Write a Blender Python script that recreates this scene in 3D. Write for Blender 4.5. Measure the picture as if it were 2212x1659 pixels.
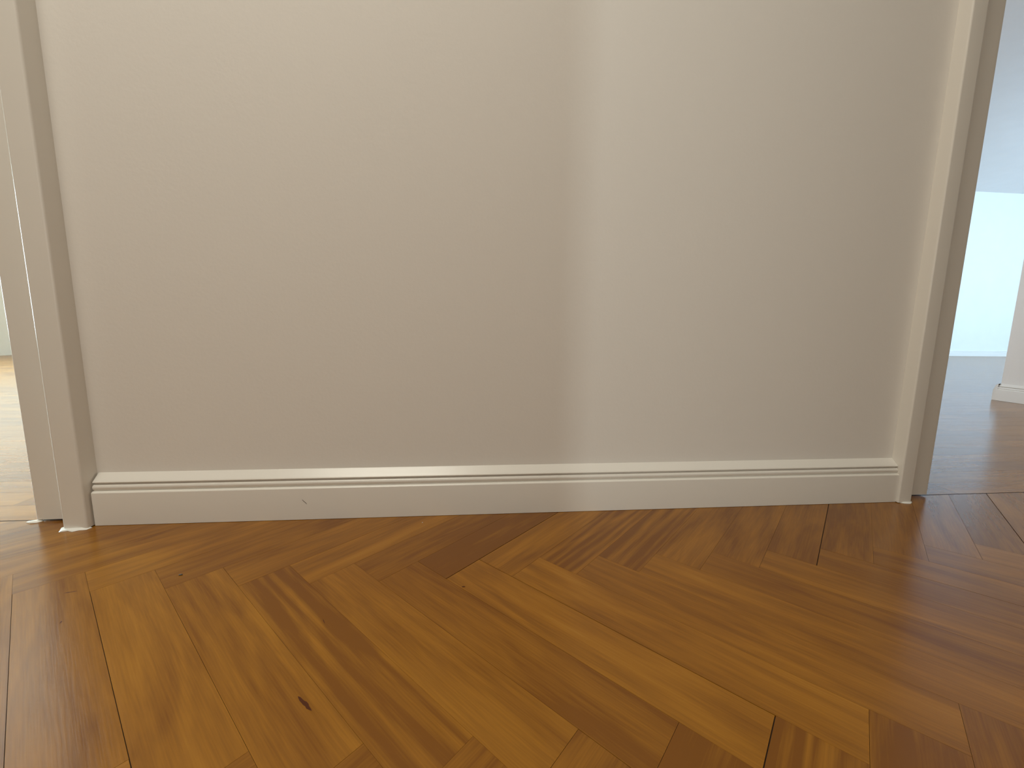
import bpy, bmesh, math, random
from mathutils import Vector, Matrix

for o in list(bpy.data.objects): bpy.data.objects.remove(o, do_unlink=True)
S = bpy.context.scene
C = S.collection
R = random.Random(7)

# ------------------------------------------------------------------ camera
cam_d = bpy.data.cameras.new('camera'); cam = bpy.data.objects.new('camera', cam_d); C.objects.link(cam)
cam_d.sensor_width = 36; cam_d.lens = 883.72/2212*36; cam_d.clip_start = .02
rt = Vector((0.99541474, -0.09464615, 0.01384202)); up = Vector((-0.00054781, 0.13906757, 0.99028274)); fw = Vector((0.09565142, 0.98574962, -0.13837806))
m = Matrix((rt, up, -fw)).transposed().to_4x4(); m.translation = Vector((0, -1.00409, 0.46956))
cam.matrix_world = m
S.camera = cam

# ------------------------------------------------------------------ world, exposure
W = bpy.data.worlds.new('world'); S.world = W; W.use_nodes = True
W.node_tree.nodes['Background'].inputs[0].default_value = (.72, .85, 1, 1)
W.node_tree.nodes['Background'].inputs[1].default_value = 1.0
S.view_settings.view_transform = 'Standard'; S.view_settings.look = 'None'
S.view_settings.exposure = 0.0; S.view_settings.gamma = 1; S.view_settings.use_curve_mapping = False
S.cycles.max_bounces = 10; S.cycles.diffuse_bounces = 6; S.cycles.glossy_bounces = 4
S.cycles.sample_clamp_indirect = 4
S.cycles.use_denoising = True

# ------------------------------------------------------------------ lights
def area(name, loc, aim, sx, sy, power, col, spread=math.pi):
    d = bpy.data.lights.new(name, 'AREA'); d.shape = 'RECTANGLE'; d.size = sx; d.size_y = sy
    d.energy = power; d.color = col; d.spread = spread
    o = bpy.data.objects.new(name, d); C.objects.link(o); o.location = loc
    o.rotation_euler = (Vector(aim) - Vector(loc)).to_track_quat('-Z', 'Y').to_euler()
    return o
# warm light of the hall itself (ceiling lamp left of the camera)
area('hall_ceiling_light', (-.80, -1.15, 3.15), (-.80, -1.15, 0), 1.3, 1.3, 51, (1, .965, .845))
# added low fill behind the camera, no window stands there
area('fill_front', (-.3, -2.28, .8), (-.3, 0, .7), 1.5, 1.3, 7.5, (1, .96, .88))
# daylight through the window of the room behind the camera
area('daylight_behind', (1.35, -6.4, 1.5), (.6, 0, .9), .16, 2.2, 41, (.94, 1, .96))
# daylight in the rooms left and right
area('daylight_left_room', (-6.15, 2.25, 1.1), (0, 2.25, 1.0), 1.0, 1.4, 430, (.68, .93, 1))
area('daylight_left_window', (-6.15, 4.7, 1.4), (0, 4.7, 1.3), 2.2, 2.0, 17, (.72, .96, 1))
area('daylight_right_room', (10.5, .25, 1.2), (10.5, 6.5, 5.5), 5, 2.0, 860, (.43, .66, .90))
area('daylight_right_hall', (.9, 3.2, 1.6), (4, 3.2, 1.2), 2.0, 1.8, 72, (.85, .93, 1))

# ------------------------------------------------------------------ materials
def mat(name):
    mt = bpy.data.materials.new(name); mt.use_nodes = True
    nt = mt.node_tree; return mt, nt, nt.nodes['Principled BSDF'], nt.links
def paint(name, col, rough, bump=0.0, scale=60, mott=.03):
    mt, nt, b, L = mat(name)
    b.inputs['Roughness'].default_value = rough
    g = nt.nodes.new('ShaderNodeNewGeometry')
    n = nt.nodes.new('ShaderNodeTexNoise'); n.inputs['Scale'].default_value = 4; n.inputs['Detail'].default_value = 3
    L.new(g.outputs['Position'], n.inputs['Vector'])
    mx = nt.nodes.new('ShaderNodeMix'); mx.data_type = 'RGBA'
    mx.inputs[6].default_value = tuple(c*(1-mott) for c in col) + (1,); mx.inputs[7].default_value = tuple(min(1, c*(1+mott)) for c in col) + (1,)
    L.new(n.outputs['Fac'], mx.inputs[0]); L.new(mx.outputs[2], b.inputs['Base Color'])
    if bump:
        n2 = nt.nodes.new('ShaderNodeTexNoise'); n2.inputs['Scale'].default_value = scale; n2.inputs['Detail'].default_value = 2
        L.new(g.outputs['Position'], n2.inputs['Vector'])
        bp = nt.nodes.new('ShaderNodeBump'); bp.inputs['Strength'].default_value = bump; bp.inputs['Distance'].default_value = .002
        L.new(n2.outputs['Fac'], bp.inputs['Height']); L.new(bp.outputs[0], b.inputs['Normal'])
    return mt
M_wall = paint('wall_paint', (.80, .77, .72), .75, .12, 120, .012)
M_front = paint('front_wall_low_bounce', (.30, .27, .23), .8)  # unseen wall, colour darkened to cut bounce light in the hall
M_ceil = paint('ceiling_paint', (.82, .80, .77), .9)
M_trim = paint('trim_gloss_paint', (.80, .77, .71), .26, .08, 45, .012)
M_caulk = paint('caulk', (.86, .85, .80), .4, .3, 200)
M_mark = paint('pencil_mark', (.10, .08, .06), .8)
M_spot = paint('filler', (.60, .57, .51), .9)
M_gap = paint('floor_gap', (.045, .022, .008), .9)
M_knot = paint('wood_knot', (.075, .020, .004), .8); M_knot.node_tree.nodes['Principled BSDF'].inputs['Specular IOR Level'].default_value = .15

def wood(name, tint=(1, 1, 1)):
    mt, nt, b, L = mat(name)
    N = nt.nodes.new
    uv = N('ShaderNodeUVMap'); uv.uv_map = 'grain'
    at = N('ShaderNodeAttribute'); at.attribute_name = 'tone'
    sep = N('ShaderNodeSeparateColor'); L.new(at.outputs['Color'], sep.inputs[0])
    def noise(sx, sy, detail, dist=0):
        mp = N('ShaderNodeMapping'); mp.inputs['Scale'].default_value = (sx, sy, 1); L.new(uv.outputs[0], mp.inputs[0])
        n = N('ShaderNodeTexNoise'); n.inputs['Scale'].default_value = 1; n.inputs['Detail'].default_value = detail
        n.inputs['Distortion'].default_value = dist; L.new(mp.outputs[0], n.inputs['Vector']); return n.outputs['Fac']
    def mth(op, a, c):
        k = N('ShaderNodeMath'); k.operation = op
        for i, v in enumerate((a, c)):
            if isinstance(v, (int, float)): k.inputs[i].default_value = v
            else: L.new(v, k.inputs[i])
        return k.outputs[0]
    broad = noise(3.5, 22, 3, .8); fine = noise(14, 420, 3); mid = noise(6, 90, 4, .4)
    # cathedral figure
    mp = N('ShaderNodeMapping'); mp.inputs['Scale'].default_value = (1.6, 16, 1); L.new(uv.outputs[0], mp.inputs[0])
    wv = N('ShaderNodeTexWave'); wv.wave_type = 'RINGS'; wv.inputs['Scale'].default_value = .8; wv.inputs['Distortion'].default_value = 9; wv.inputs['Detail'].default_value = 2
    L.new(mp.outputs[0], wv.inputs['Vector'])
    f = mth('MULTIPLY', mth('SUBTRACT', broad, .5), .66)
    f = mth('ADD', f, mth('MULTIPLY', mth('SUBTRACT', mid, .5), .28))
    f = mth('ADD', f, mth('MULTIPLY', mth('SUBTRACT', fine, .5), .30))
    f = mth('ADD', f, mth('MULTIPLY', mth('SUBTRACT', wv.outputs['Fac'], .5), mth('MULTIPLY', sep.outputs[1], .22)))
    f = mth('ADD', f, sep.outputs[0])
    cr = N('ShaderNodeValToRGB'); L.new(f, cr.inputs[0])
    e = cr.color_ramp.elements
    e[0].position = 0; e[0].color = (.17, .058, .002, 1)
    e[1].position = 1; e[1].color = (.60, .35, .10, 1)
    k = e.new(.35); k.color = (.315, .128, .008, 1)
    k = e.new(.65); k.color = (.43, .200, .026, 1)
    mx = N('ShaderNodeMix'); mx.data_type = 'RGBA'; mx.blend_type = 'MULTIPLY'; mx.inputs[0].default_value = 1
    L.new(cr.outputs[0], mx.inputs[6]); mx.inputs[7].default_value = tint + (1,)
    L.new(mx.outputs[2], b.inputs['Base Color'])
    rr = mth('ADD', mth('MULTIPLY', mid, .08), .18); L.new(rr, b.inputs['Roughness'])
    b.inputs['IOR'].default_value = 1.46
    bp = N('ShaderNodeBump'); bp.inputs['Strength'].default_value = .10; bp.inputs['Distance'].default_value = .0006
    L.new(mth('ADD', fine, mid), bp.inputs['Height']); L.new(bp.outputs[0], b.inputs['Normal'])
    return mt
M_wood = wood('oiled_oak')

# ------------------------------------------------------------------ helpers
def tag(o, label=None, cat=None, kind=None, group=None):
    if label: o['label'] = label
    if cat: o['category'] = cat
    if kind: o['kind'] = kind
    if group: o['group'] = group
    return o
def link(name, bm, mats, parent=None, smooth=False):
    me = bpy.data.meshes.new(name); bm.normal_update(); bm.to_mesh(me); bm.free()
    for x in (mats if isinstance(mats, (list, tuple)) else [mats]): me.materials.append(x)
    if smooth:
        for p in me.polygons: p.use_smooth = True
    o = bpy.data.objects.new(name, me); C.objects.link(o)
    if parent: o.parent = parent
    return o
def empty(name, loc, *t, **k):
    o = bpy.data.objects.new(name, None); o.empty_display_size = .1; C.objects.link(o); o.location = loc
    return tag(o, *t, **k)
def add_box(bm, a, b):
    (x0, y0, z0), (x1, y1, z1) = a, b
    v = [bm.verts.new(p) for p in ((x0,y0,z0),(x1,y0,z0),(x1,y1,z0),(x0,y1,z0),(x0,y0,z1),(x1,y0,z1),(x1,y1,z1),(x0,y1,z1))]
    for f in ((3,2,1,0),(4,5,6,7),(0,1,5,4),(1,2,6,5),(2,3,7,6),(3,0,4,7)): bm.faces.new([v[i] for i in f])
def prism_z(bm, poly, z0, z1, jag=0):
    """upright bar of plan POLY (counter-clockwise)"""
    zs = [z0 + (i and 0) for i in range(1)] + [z1]
    rings = [[bm.verts.new((x, y, z)) for x, y in poly] for z in zs]
    n = len(poly)
    for i in range(n): bm.faces.new((rings[0][i], rings[0][(i+1) % n], rings[1][(i+1) % n], rings[1][i]))
    bm.faces.new(rings[0][::-1]); bm.faces.new(rings[1])
def rounded(x0, x1, y0, y1, rs, n=6):
    """rectangle with corner radii rs = (front-left, front-right, back-right, back-left); front is -y"""
    out = []
    cs = [((x0, y0), (1, 1), 180), ((x1, y0), (-1, 1), 270), ((x1, y1), (-1, -1), 0), ((x0, y1), (1, -1), 90)]
    for (c, s, a0), r in zip(cs, rs):
        if r <= 0: out.append(c); continue
        cx, cy = c[0] + s[0]*r, c[1] + s[1]*r
        for i in range(n+1):
            a = math.radians(a0 + 90*i/n); out.append((cx + r*math.cos(a), cy + r*math.sin(a)))
    return out
def shade(o, deg=35):
    for p in o.data.polygons: p.use_smooth = True
    try: o.data.set_sharp_from_angle(angle=math.radians(deg))
    except Exception: pass
    return o

# ------------------------------------------------------------------ floor: herringbone planks
Wp, Lp = .0875, .514
ANG = .77113
dB = (math.cos(ANG), math.sin(ANG)); dA = (-math.sin(ANG), math.cos(ANG))
S0, T0 = -.2355, -.1720
def clip(poly, nx, ny, d):
    """keep nx*x+ny*y<=d ; vertices carry (x,y,u,v)"""
    out = []
    for i in range(len(poly)):
        a, b = poly[i], poly[(i+1) % len(poly)]
        fa, fb = nx*a[0]+ny*a[1]-d, nx*b[0]+ny*b[1]-d
        if fa <= 0: out.append(a)
        if (fa < 0 < fb) or (fb < 0 < fa):
            t = fa/(fa-fb); out.append(tuple(a[k]+t*(b[k]-a[k]) for k in range(4)))
    return out
HX0, HX1, HY0, HY1 = -4.0, 4.2, -2.3, .012
tonesA = {0:.58, -1:.36, -2:.50, -3:.20, -4:.46, -5:.54, -6:.50, 1:.60, 2:.48, 3:.55, 4:.44, 5:.50, 6:.40, 7:.46}
tonesB = {0:-.05, -1:.40, -2:.58, -3:.44, -4:.34, -5:.52, -6:.46, 1:.52, 2:.38, 3:.34, 4:.50, 5:.44, 6:.36, 7:.40}
tonesB1 = {-1:-.15, 0:.15, 1:.30, 2:.28, -2:.22, -3:.30, -4:.42}
figured = {('A', 0, -3):1.0, ('A', 0, -4):.6, ('B', 0, 2):1.0, ('B', 0, 3):.9, ('B', 0, 1):.3, ('B', -1, 1):.9}
bm = bmesh.new(); uvl = bm.loops.layers.uv.new('grain'); cl = bm.loops.layers.color.new('tone')
def plank(kind, m_, k):
    ds, dt = m_*Lp, m_*Lp
    g = R.choice((.00012, .00012, .0002, .0003))
    gs = [g, g, g, g]                       # low-s, high-s, low-t, high-t inset
    if kind == 'A': s0, s1, t0, t1 = S0+k*Wp+ds, S0+(k+1)*Wp+ds, T0-k*Wp-Lp+dt, T0-k*Wp+dt
    else: s0, s1, t0, t1 = S0+k*Wp+ds, S0+k*Wp+Lp+ds, T0-k*Wp+dt, T0-(k-1)*Wp+dt
    if m_ == 0:
        if (kind, k) == ('B', 0): gs[2] = .0011
        if (kind, k) == ('A', 0): gs[1] = .0009; gs[2] = .0012
        if (kind, k) == ('B', 6): gs[2] = .0014
        if (kind, k) == ('B', 10): gs[2] = .0014
        if (kind, k) == ('A', 6): gs[1] = .0008
        if (kind, k) == ('A', -5): gs[0] = .0006
        if (kind, k) == ('A', -6): gs[0] = .0005
    s0 += gs[0]; s1 -= gs[1]; t0 += gs[2]; t1 -= gs[3]
    cor = [(s0, t0), (s1, t0), (s1, t1), (s0, t1)]
    ou, ov = R.uniform(0, 90), R.uniform(0, 90)
    tone = None
    if m_ == 0: tone = (tonesA if kind == 'A' else tonesB).get(k)
    if m_ == -1 and kind == 'B': tone = tonesB1.get(k)
    if tone is None: tone = R.uniform(.30, .60)
    tone = .42 + (tone-.44)*.80
    fig = figured.get((kind, m_, k), R.choice((0, 0, .2, .5)))
    P = []
    for s, t in cor:
        u, v = (t-t0, s-s0) if kind == 'A' else (s-s0, t-t0)
        P.append((s*dB[0]+t*dA[0], s*dB[1]+t*dA[1], u+ou, v+ov))
    for c_ in ((0, 1, HY1), (0, -1, -HY0), (1, 0, HX1), (-1, 0, -HX0)):
        P = clip(P, *c_)
        if len(P) < 3: return
    def face(vs, uvs, mi):
        try: f = bm.faces.new(vs)
        except ValueError: return
        f.material_index = mi
        for l, w in zip(f.loops, uvs): l[uvl].uv = w; l[cl] = (tone, fig, 0, 1)
    topv = [bm.verts.new((p[0], p[1], 0)) for p in P]; low = [bm.verts.new((p[0], p[1], -.003)) for p in P]
    face(topv, [p[2:4] for p in P], 0)
    n = len(P)
    for i in range(n):
        j = (i+1) % n; face((low[i], low[j], topv[j], topv[i]), [P[i][2:4], P[j][2:4], P[j][2:4], P[i][2:4]], 0)
for m_ in range(-6, 7):
    for k in range(-60, 61):
        plank('A', m_, k); plank('B', m_, k)
def dark_quad(pts, z, mi):
    vs = [bm.verts.new((x, y, z)) for x, y in pts]; f = bm.faces.new(vs); f.material_index = mi
dark_quad([(HX0, HY0), (HX1, HY0), (HX1, HY1+.001), (HX0, HY1+.001)], -.0028, 1)
# knots and small dark flecks of the wood itself
def fleck(x0, y0, x1, y1, w):
    dx, dy = x1-x0, y1-y0; l = math.hypot(dx, dy); nx, ny = -dy/l, dx/l
    pts = []
    for i in range(9):
        t = i/8; r = w*.5*math.sin(math.pi*t)**.6*R.uniform(.6, 1.2); pts.append((x0+dx*t+nx*r, y0+dy*t+ny*r))
    q = []
    for i in range(7, 0, -1):
        t = i/8; r = w*.5*math.sin(math.pi*t)**.6*R.uniform(.6, 1.2); q.append((x0+dx*t-nx*r, y0+dy*t-ny*r))
    dark_quad(pts+q, .00015, 2)
    bm.faces.ensure_lookup_table()
    if bm.faces[-1].normal.z < 0: bm.faces[-1].normal_flip()
fleck(-.2215, -.5200, -.196, -.5425, .0050)
fleck(-.7085, -.2800, -.690, -.2745, .0022)
fleck(-.0195, -.313, -.0130, -.3135, .0040)
fleck(-.2395, -.380, -.2330, -.390, .0012)
fleck(-.6455, -.352, -.643, -.358, .0022)
fleck(.515, -.676, .528, -.691, .0035)
fleck(.470, -.668, .489, -.690, .0045)
for f in bm.faces:
    f.normal_update()
    if f.material_index in (1, 2) and f.normal.z < 0: f.normal_flip()
floor = link('floor', bm, [M_wood, M_gap, M_knot])
tag(floor, 'honey oak herringbone parquet floor of the hall', 'floor', 'structure')

def plain_floor(name, x0, x1, y0, y1, label, seed):
    q = random.Random(seed)
    b2 = bmesh.new(); ul = b2.loops.layers.uv.new('grain'); c2 = b2.loops.layers.color.new('tone')
    def rect(xa, xb, ya, yb, z, mi, tone):
        vs = [b2.verts.new(p) for p in ((xa, ya, z), (xb, ya, z), (xb, yb, z), (xa, yb, z))]
        f = b2.faces.new(vs); f.material_index = mi; ou, ov = q.uniform(0, 50), q.uniform(0, 50)
        for l, w in zip(f.loops, ((0, 0), (xb-xa, 0), (xb-xa, yb-ya), (0, yb-ya))): l[ul].uv = (w[0]+ou, w[1]+ov); l[c2] = (tone, .2, 0, 1)
    rect(x0, x1, y0, y1, -.0025, 1, 0)
    y = y0
    while y < y1-.01:
        x = x0 - q.uniform(0, .5)
        while x < x1:
            xe = x + .514; g = .0003
            if xe > x0+.02: rect(max(x, x0)+g, min(xe, x1)-g, y+g, min(y+Wp, y1)-g, 0, 0, q.uniform(.35, .62))
            x = xe
        y += Wp
    o = link(name, b2, [M_wood, M_gap]); return tag(o, label, 'floor', 'structure')
plain_floor('floor', -6.2, -.5, .0155, 7.6, 'bright glaring parquet floor of the room beyond the left doorway', 3)
plain_floor('floor', .8, 18.0, .0155, 6.5, 'bright glaring parquet floor of the room beyond the right doorway', 5)

# ------------------------------------------------------------------ walls
LX, RX = -.925, 1.215            # wall ends hidden behind the casings
def box_obj(name, a, b, mt, label, cat, parent=None):
    q = bmesh.new(); add_box(q, a, b); o = link(name, q, mt, parent)
    return tag(o, label, cat, 'structure') if not parent else o
CZ = 3.2
DH = 2.10
box_obj('wall_back', (-.93, 0, -.003), (1.22, .12, CZ), M_wall, 'blank warm white wall between the two doorways', 'wall')
box_obj('wall_back_left', (-4, 0, -.003), (-1.95, .12, CZ), M_wall, 'white wall beyond the left doorway', 'wall')
box_obj('wall_back_right', (2.25, 0, -.003), (4.2, .12, CZ), M_wall, 'white wall beyond the right doorway', 'wall')
box_obj('wall_over_left_doorway', (-1.95, 0, DH), (-.93, .12, CZ), M_wall, 'white wall strip over the left doorway', 'wall')
box_obj('wall_over_right_doorway', (1.22, 0, DH), (2.25, .12, CZ), M_wall, 'white wall strip over the right doorway', 'wall')
box_obj('ceiling', (-4.1, -2.4, CZ), (4.3, .12, CZ+.1), M_ceil, 'white ceiling of the hall', 'ceiling')
# the side of the hall behind the camera, with a doorway towards a window
OX0, OX1 = .65, 1.30
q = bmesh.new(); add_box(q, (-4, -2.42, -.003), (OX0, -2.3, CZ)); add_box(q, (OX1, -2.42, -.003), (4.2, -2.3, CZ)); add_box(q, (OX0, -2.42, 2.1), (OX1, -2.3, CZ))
tag(link('wall_front', q, M_front), 'taupe hall wall behind the camera, darkened to cut bounce light, with an open doorway', 'wall', 'structure')
box_obj('wall_left', (-4.1, -2.42, -.003), (-4, .12, CZ), M_wall, 'white end wall of the hall on the left', 'wall')
box_obj('wall_right', (4.2, -2.42, -.003), (4.3, .12, CZ), M_wall, 'white end wall of the hall on the right', 'wall')
# room behind the camera (shell)
q = bmesh.new(); add_box(q, (-1.6, -6.7, -.1), (3.6, -2.42, -.003)); tag(link('floor', q, M_wood), 'floor of the room behind the camera', 'floor', 'structure')
q = bmesh.new(); add_box(q, (-1.7, -6.8, 0), (-1.6, -2.42, CZ)); add_box(q, (3.6, -6.8, 0), (3.7, -2.42, CZ)); add_box(q, (-1.6, -6.8, 0), (3.6, -6.7, CZ)); add_box(q, (-1.7, -6.8, CZ), (3.7, -2.42, CZ+.1))
tag(link('wall_far_front', q, M_wall), 'white walls of the room behind the camera', 'wall', 'structure')
q = bmesh.new(); add_box(q, (1.30, -5.65, 0), (3.6, -5.55, CZ)); tag(link('daylight_blocker', q, M_wall), 'unseen slab added to fade the daylight from the room behind the camera', 'wall', 'structure')  # added blocker, makes the cool daylight fall off towards the right
# left room
q = bmesh.new(); add_box(q, (-6.3, .12, 0), (-6.2, 7.6, CZ)); add_box(q, (-6.3, 7.6, 0), (-.4, 7.7, CZ)); add_box(q, (-.5, .12, 0), (-.4, 7.6, CZ)); add_box(q, (-6.3, .0, 0), (-4.1, .12, CZ))
tag(link('wall_left_room', q, M_wall), 'white walls of the bright room beyond the left doorway', 'wall', 'structure')
box_obj('ceiling', (-6.3, .12, CZ), (-.4, 7.7, CZ+.1), M_ceil, 'white ceiling of the left room', 'ceiling')
# right room: far bright wall, and the partition end seen at the picture's edge
M_far = paint('far_wall_paint', (.80, .80, .78), .7)
q = bmesh.new(); add_box(q, (.8, 6.5, 0), (18.1, 6.6, CZ)); add_box(q, (18.0, .12, 0), (18.1, 6.5, CZ)); add_box(q, (.7, .12, 0), (.8, 6.6, CZ)); add_box(q, (4.3, .0, 0), (18.0, .12, CZ))
tag(link('wall_right_room', q, M_far), 'bright bluish white far wall beyond the right doorway', 'wall', 'structure')
box_obj('ceiling', (.7, .12, CZ), (18.1, 6.6, CZ+.1), M_ceil, 'white ceiling of the right room', 'ceiling')
box_obj('wall_partition', (3.72, .12, -.003), (3.86, 1.52, CZ), M_wall, 'pale grey end of a partition wall beyond the right doorway', 'wall')

# ------------------------------------------------------------------ baseboards (profile: (depth from wall, height))
PROF = [(0, 0), (.0260, .0), (.0262, .0760), (.0259, .0778), (.0248, .0794), (.0232, .0804), (.0210, .0808), (.0186, .0810), (.0180, .0822),
        (.0190, .0832), (.0204, .0848), (.0213, .0872), (.0214, .0896), (.0206, .0922), (.0190, .0942), (.0168, .0954), (.0140, .0958), (.0130, .0964), (.0130, .0990),
        (.0186, .0996), (.0195, .1003), (.0195, .1016), (.0184, .1030), (.0156, .1056), (.0122, .1086), (.0086, .1118), (.0052, .1148), (.0027, .1172), (.0010, .1186), (0, .1186)]
def baseboard(name, p0, p1, out, label, h=1.0, dark_under=True):
    """from p0 to p1 on the floor; out = unit vector away from the wall"""
    q = bmesh.new(); p0 = Vector(p0); p1 = Vector(p1); out = Vector(out); n = 24
    rings = []
    for i in range(n+1):
        c = p0.lerp(p1, i/n)
        rings.append([q.verts.new((c.x+out.x*d, c.y+out.y*d, .0008+z*h)) for d, z in PROF])
    for i in range(n):
        for j in range(len(PROF)-1):
            q.faces.new((rings[i][j], rings[i+1][j], rings[i+1][j+1], rings[i][j+1]))
    q.faces.new(rings[0]); q.faces.new(rings[-1][::-1])
    bmesh.ops.recalc_face_normals(q, faces=q.faces)
    o = link(name, q, M_trim); shade(o, 25)
    return tag(o, label, 'baseboard', 'structure')
bb = baseboard('baseboard_back', (-.8685, 0, 0), (1.1735, 0, 0), (0, -1, 0), 'white moulded baseboard along the blank wall between the doorways')
# pencil scratch on the baseboard
q = bmesh.new()
pts = [(-.4075, .0515), (-.4040, .0470), (-.4000, .0435), (-.3975, .0400)]
for i in range(3):
    (xa, za), (xb, zb) = pts[i], pts[i+1]; w = (.0004, .0008, .0008, .0003)
    q.faces.new([q.verts.new(v) for v in ((xa-w[i], -.0264, za), (xa+w[i], -.0264, za), (xb+w[i+1], -.0264, zb), (xb-w[i+1], -.0264, zb))])
sc = link('scratch', q, M_mark, bb); sc['label'] = 'short dark scratch'
bb2 = baseboard('baseboard_partition', (3.72, .12, 0), (3.72, 1.52, 0), (-1, 0, 0), 'white baseboard on the partition beyond the right doorway')
bb3 = baseboard('baseboard_partition_end', (3.70, 1.52, 0), (3.86, 1.52, 0), (0, 1, 0), 'white baseboard return at the partition end beyond the right doorway')
baseboard('baseboard_far', (.8, 6.5, 0), (18.0, 6.5, 0), (0, -1, 0), 'white baseboard under the far bright wall beyond the right doorway')
baseboard('baseboard_left_room', (-6.2, 7.6, 0), (-.5, 7.6, 0), (0, -1, 0), 'white baseboard of the room beyond the left doorway')
baseboard('baseboard_front', (-4, -2.3, 0), (OX0, -2.3, 0), (0, 1, 0), 'white baseboard behind the camera')

# ------------------------------------------------------------------ door frames
def drips(name, poly, thick, parent, mt):
    q = bmesh.new(); n = len(poly)
    a = [q.verts.new((x, y, 0.0004)) for x, y in poly]
    cx = sum(p[0] for p in poly)/n; cy = sum(p[1] for p in poly)/n
    b = [q.verts.new((cx+(x-cx)*.8, cy+(y-cy)*.8, thick*R.uniform(.6, 1.2))) for x, y in poly]
    for i in range(n): q.faces.new((a[i], a[(i+1) % n], b[(i+1) % n], b[i]))
    q.faces.new(b)
    bmesh.ops.recalc_face_normals(q, faces=q.faces)
    o = link(name, q, mt, parent); shade(o, 60); return o

def bar(name, poly, z0, z1, parent, mt=None):
    q = bmesh.new(); prism_z(q, poly, z0, z1); bmesh.ops.recalc_face_normals(q, faces=q.faces)
    o = link(name, q, mt or M_trim, parent); shade(o, 30); return o
def header(name, x0, x1, y0, y1, z0, z1, parent):
    q = bmesh.new(); add_box(q, (x0, y0, z0), (x1, y1, z1)); return link(name, q, M_trim, parent)

d1 = empty('door_1', (-1.48, .06, 0), 'white wooden frame of the doorway with thin bright edge, left of the blank wall', 'door frame', 'structure')
d2 = empty('door_2', (1.78, .06, 0), 'white wooden frame of the doorway in grey shade, right of the blank wall', 'door frame', 'structure')
def under(o, e):      # children keep world coordinates
    o.location = -Vector(e.location); return o
# left doorway, near side
under(bar('casing', rounded(-.9245, -.8720, -.041, .0, (.0075, .0045, 0, 0)), .002, DH+.03, d1), d1)
under(bar('jamb', rounded(-1.0205, -.9285, .005, .135, (.004, .001, .001, .004)), .0055, DH-.03, d1), d1)
# far side and head
under(bar('casing', rounded(-2.01, -1.955, -.041, .0, (.0045, .0045, 0, 0)), .002, DH+.03, d1), d1)
under(bar('jamb', rounded(-1.952, -1.865, -.002, .135, (.001, .004, .004, .001)), .0055, DH-.03, d1), d1)
under(header('casing', -1.955, -.925, -.041, 0, DH-.02, DH+.03, d1), d1)
under(header('jamb', -1.95, -.929, -.002, .135, DH-.03, DH, d1), d1)
# right doorway
under(bar('casing', rounded(1.1740, 1.2150, -.033, .0, (.004, .004, 0, 0)), .002, DH+.03, d2), d2)
under(bar('jamb', rounded(1.2165, 1.3115, .006, .135, (.001, .004, .004, .001)), .0055, DH-.03, d2), d2)
under(bar('casing', rounded(2.25, 2.295, -.033, .0, (.004, .004, 0, 0)), .002, DH+.03, d2), d2)
under(bar('jamb', rounded(2.165, 2.248, .006, .135, (.004, .001, .001, .004)), .0055, DH-.03, d2), d2)
under(header('casing', 1.215, 2.25, -.033, 0, DH-.02, DH+.03, d2), d2)
under(header('jamb', 1.217, 2.248, .006, .135, DH-.03, DH, d2), d2)
# torn paint and caulk at the feet of the frames
a = drips('paint_blob', [(-.936, -.030), (-.922, -.052), (-.908, -.047), (-.895, -.052), (-.885, -.046), (-.872, -.044), (-.868, -.034), (-.90, -.020), (-.93, -.016)], .004, d1, M_caulk); under(a, d1)
a = drips('paint_blob', [(-1.042, .003), (-1.028, -.003), (-1.014, -.001), (-1.008, .008), (-1.016, .016), (-1.026, .010)], .004, d1, M_caulk); under(a, d1)
a = drips('paint_blob', [(1.176, -.030), (1.190, -.037), (1.204, -.040), (1.216, -.034), (1.226, -.024), (1.216, -.012), (1.18, -.010)], .003, d2, M_caulk); under(a, d2)

# ------------------------------------------------------------------ thresholds
def strip(name, x0, x1, label):
    q = bmesh.new(); add_box(q, (x0, .0135, -.003), (x1, .017, -.0002)); return tag(link(name, q, M_gap), label, 'threshold', 'structure')
strip('trim_1', -1.95, -.93, 'thin dark floor joint under the left doorway')
strip('trim_2', 1.22, 2.25, 'thin dark floor joint under the right doorway')

# ------------------------------------------------------------------ loose bits on the floor
def crumb(name, x, y, r, mt, label, cat, sx=1.4):
    q = bmesh.new(); bmesh.ops.create_icosphere(q, subdivisions=2, radius=r)
    for v in q.verts: v.co *= R.uniform(.75, 1.15); v.co.x *= sx; v.co.z *= .6
    o = link(name, q, mt); o.location = (x, y, r*.5); shade(o, 60); return tag(o, label, cat)
crumb('plaster_crumb', -.120, -.060, .0013, M_caulk, 'tiny pale plaster crumb on the parquet in front of the baseboard', 'crumb', 1.0)
crumb('dirt_speck', -.545, -.239, .0020, M_mark, 'small dark speck of dirt on the parquet near the left doorway', 'dirt', 1.8)
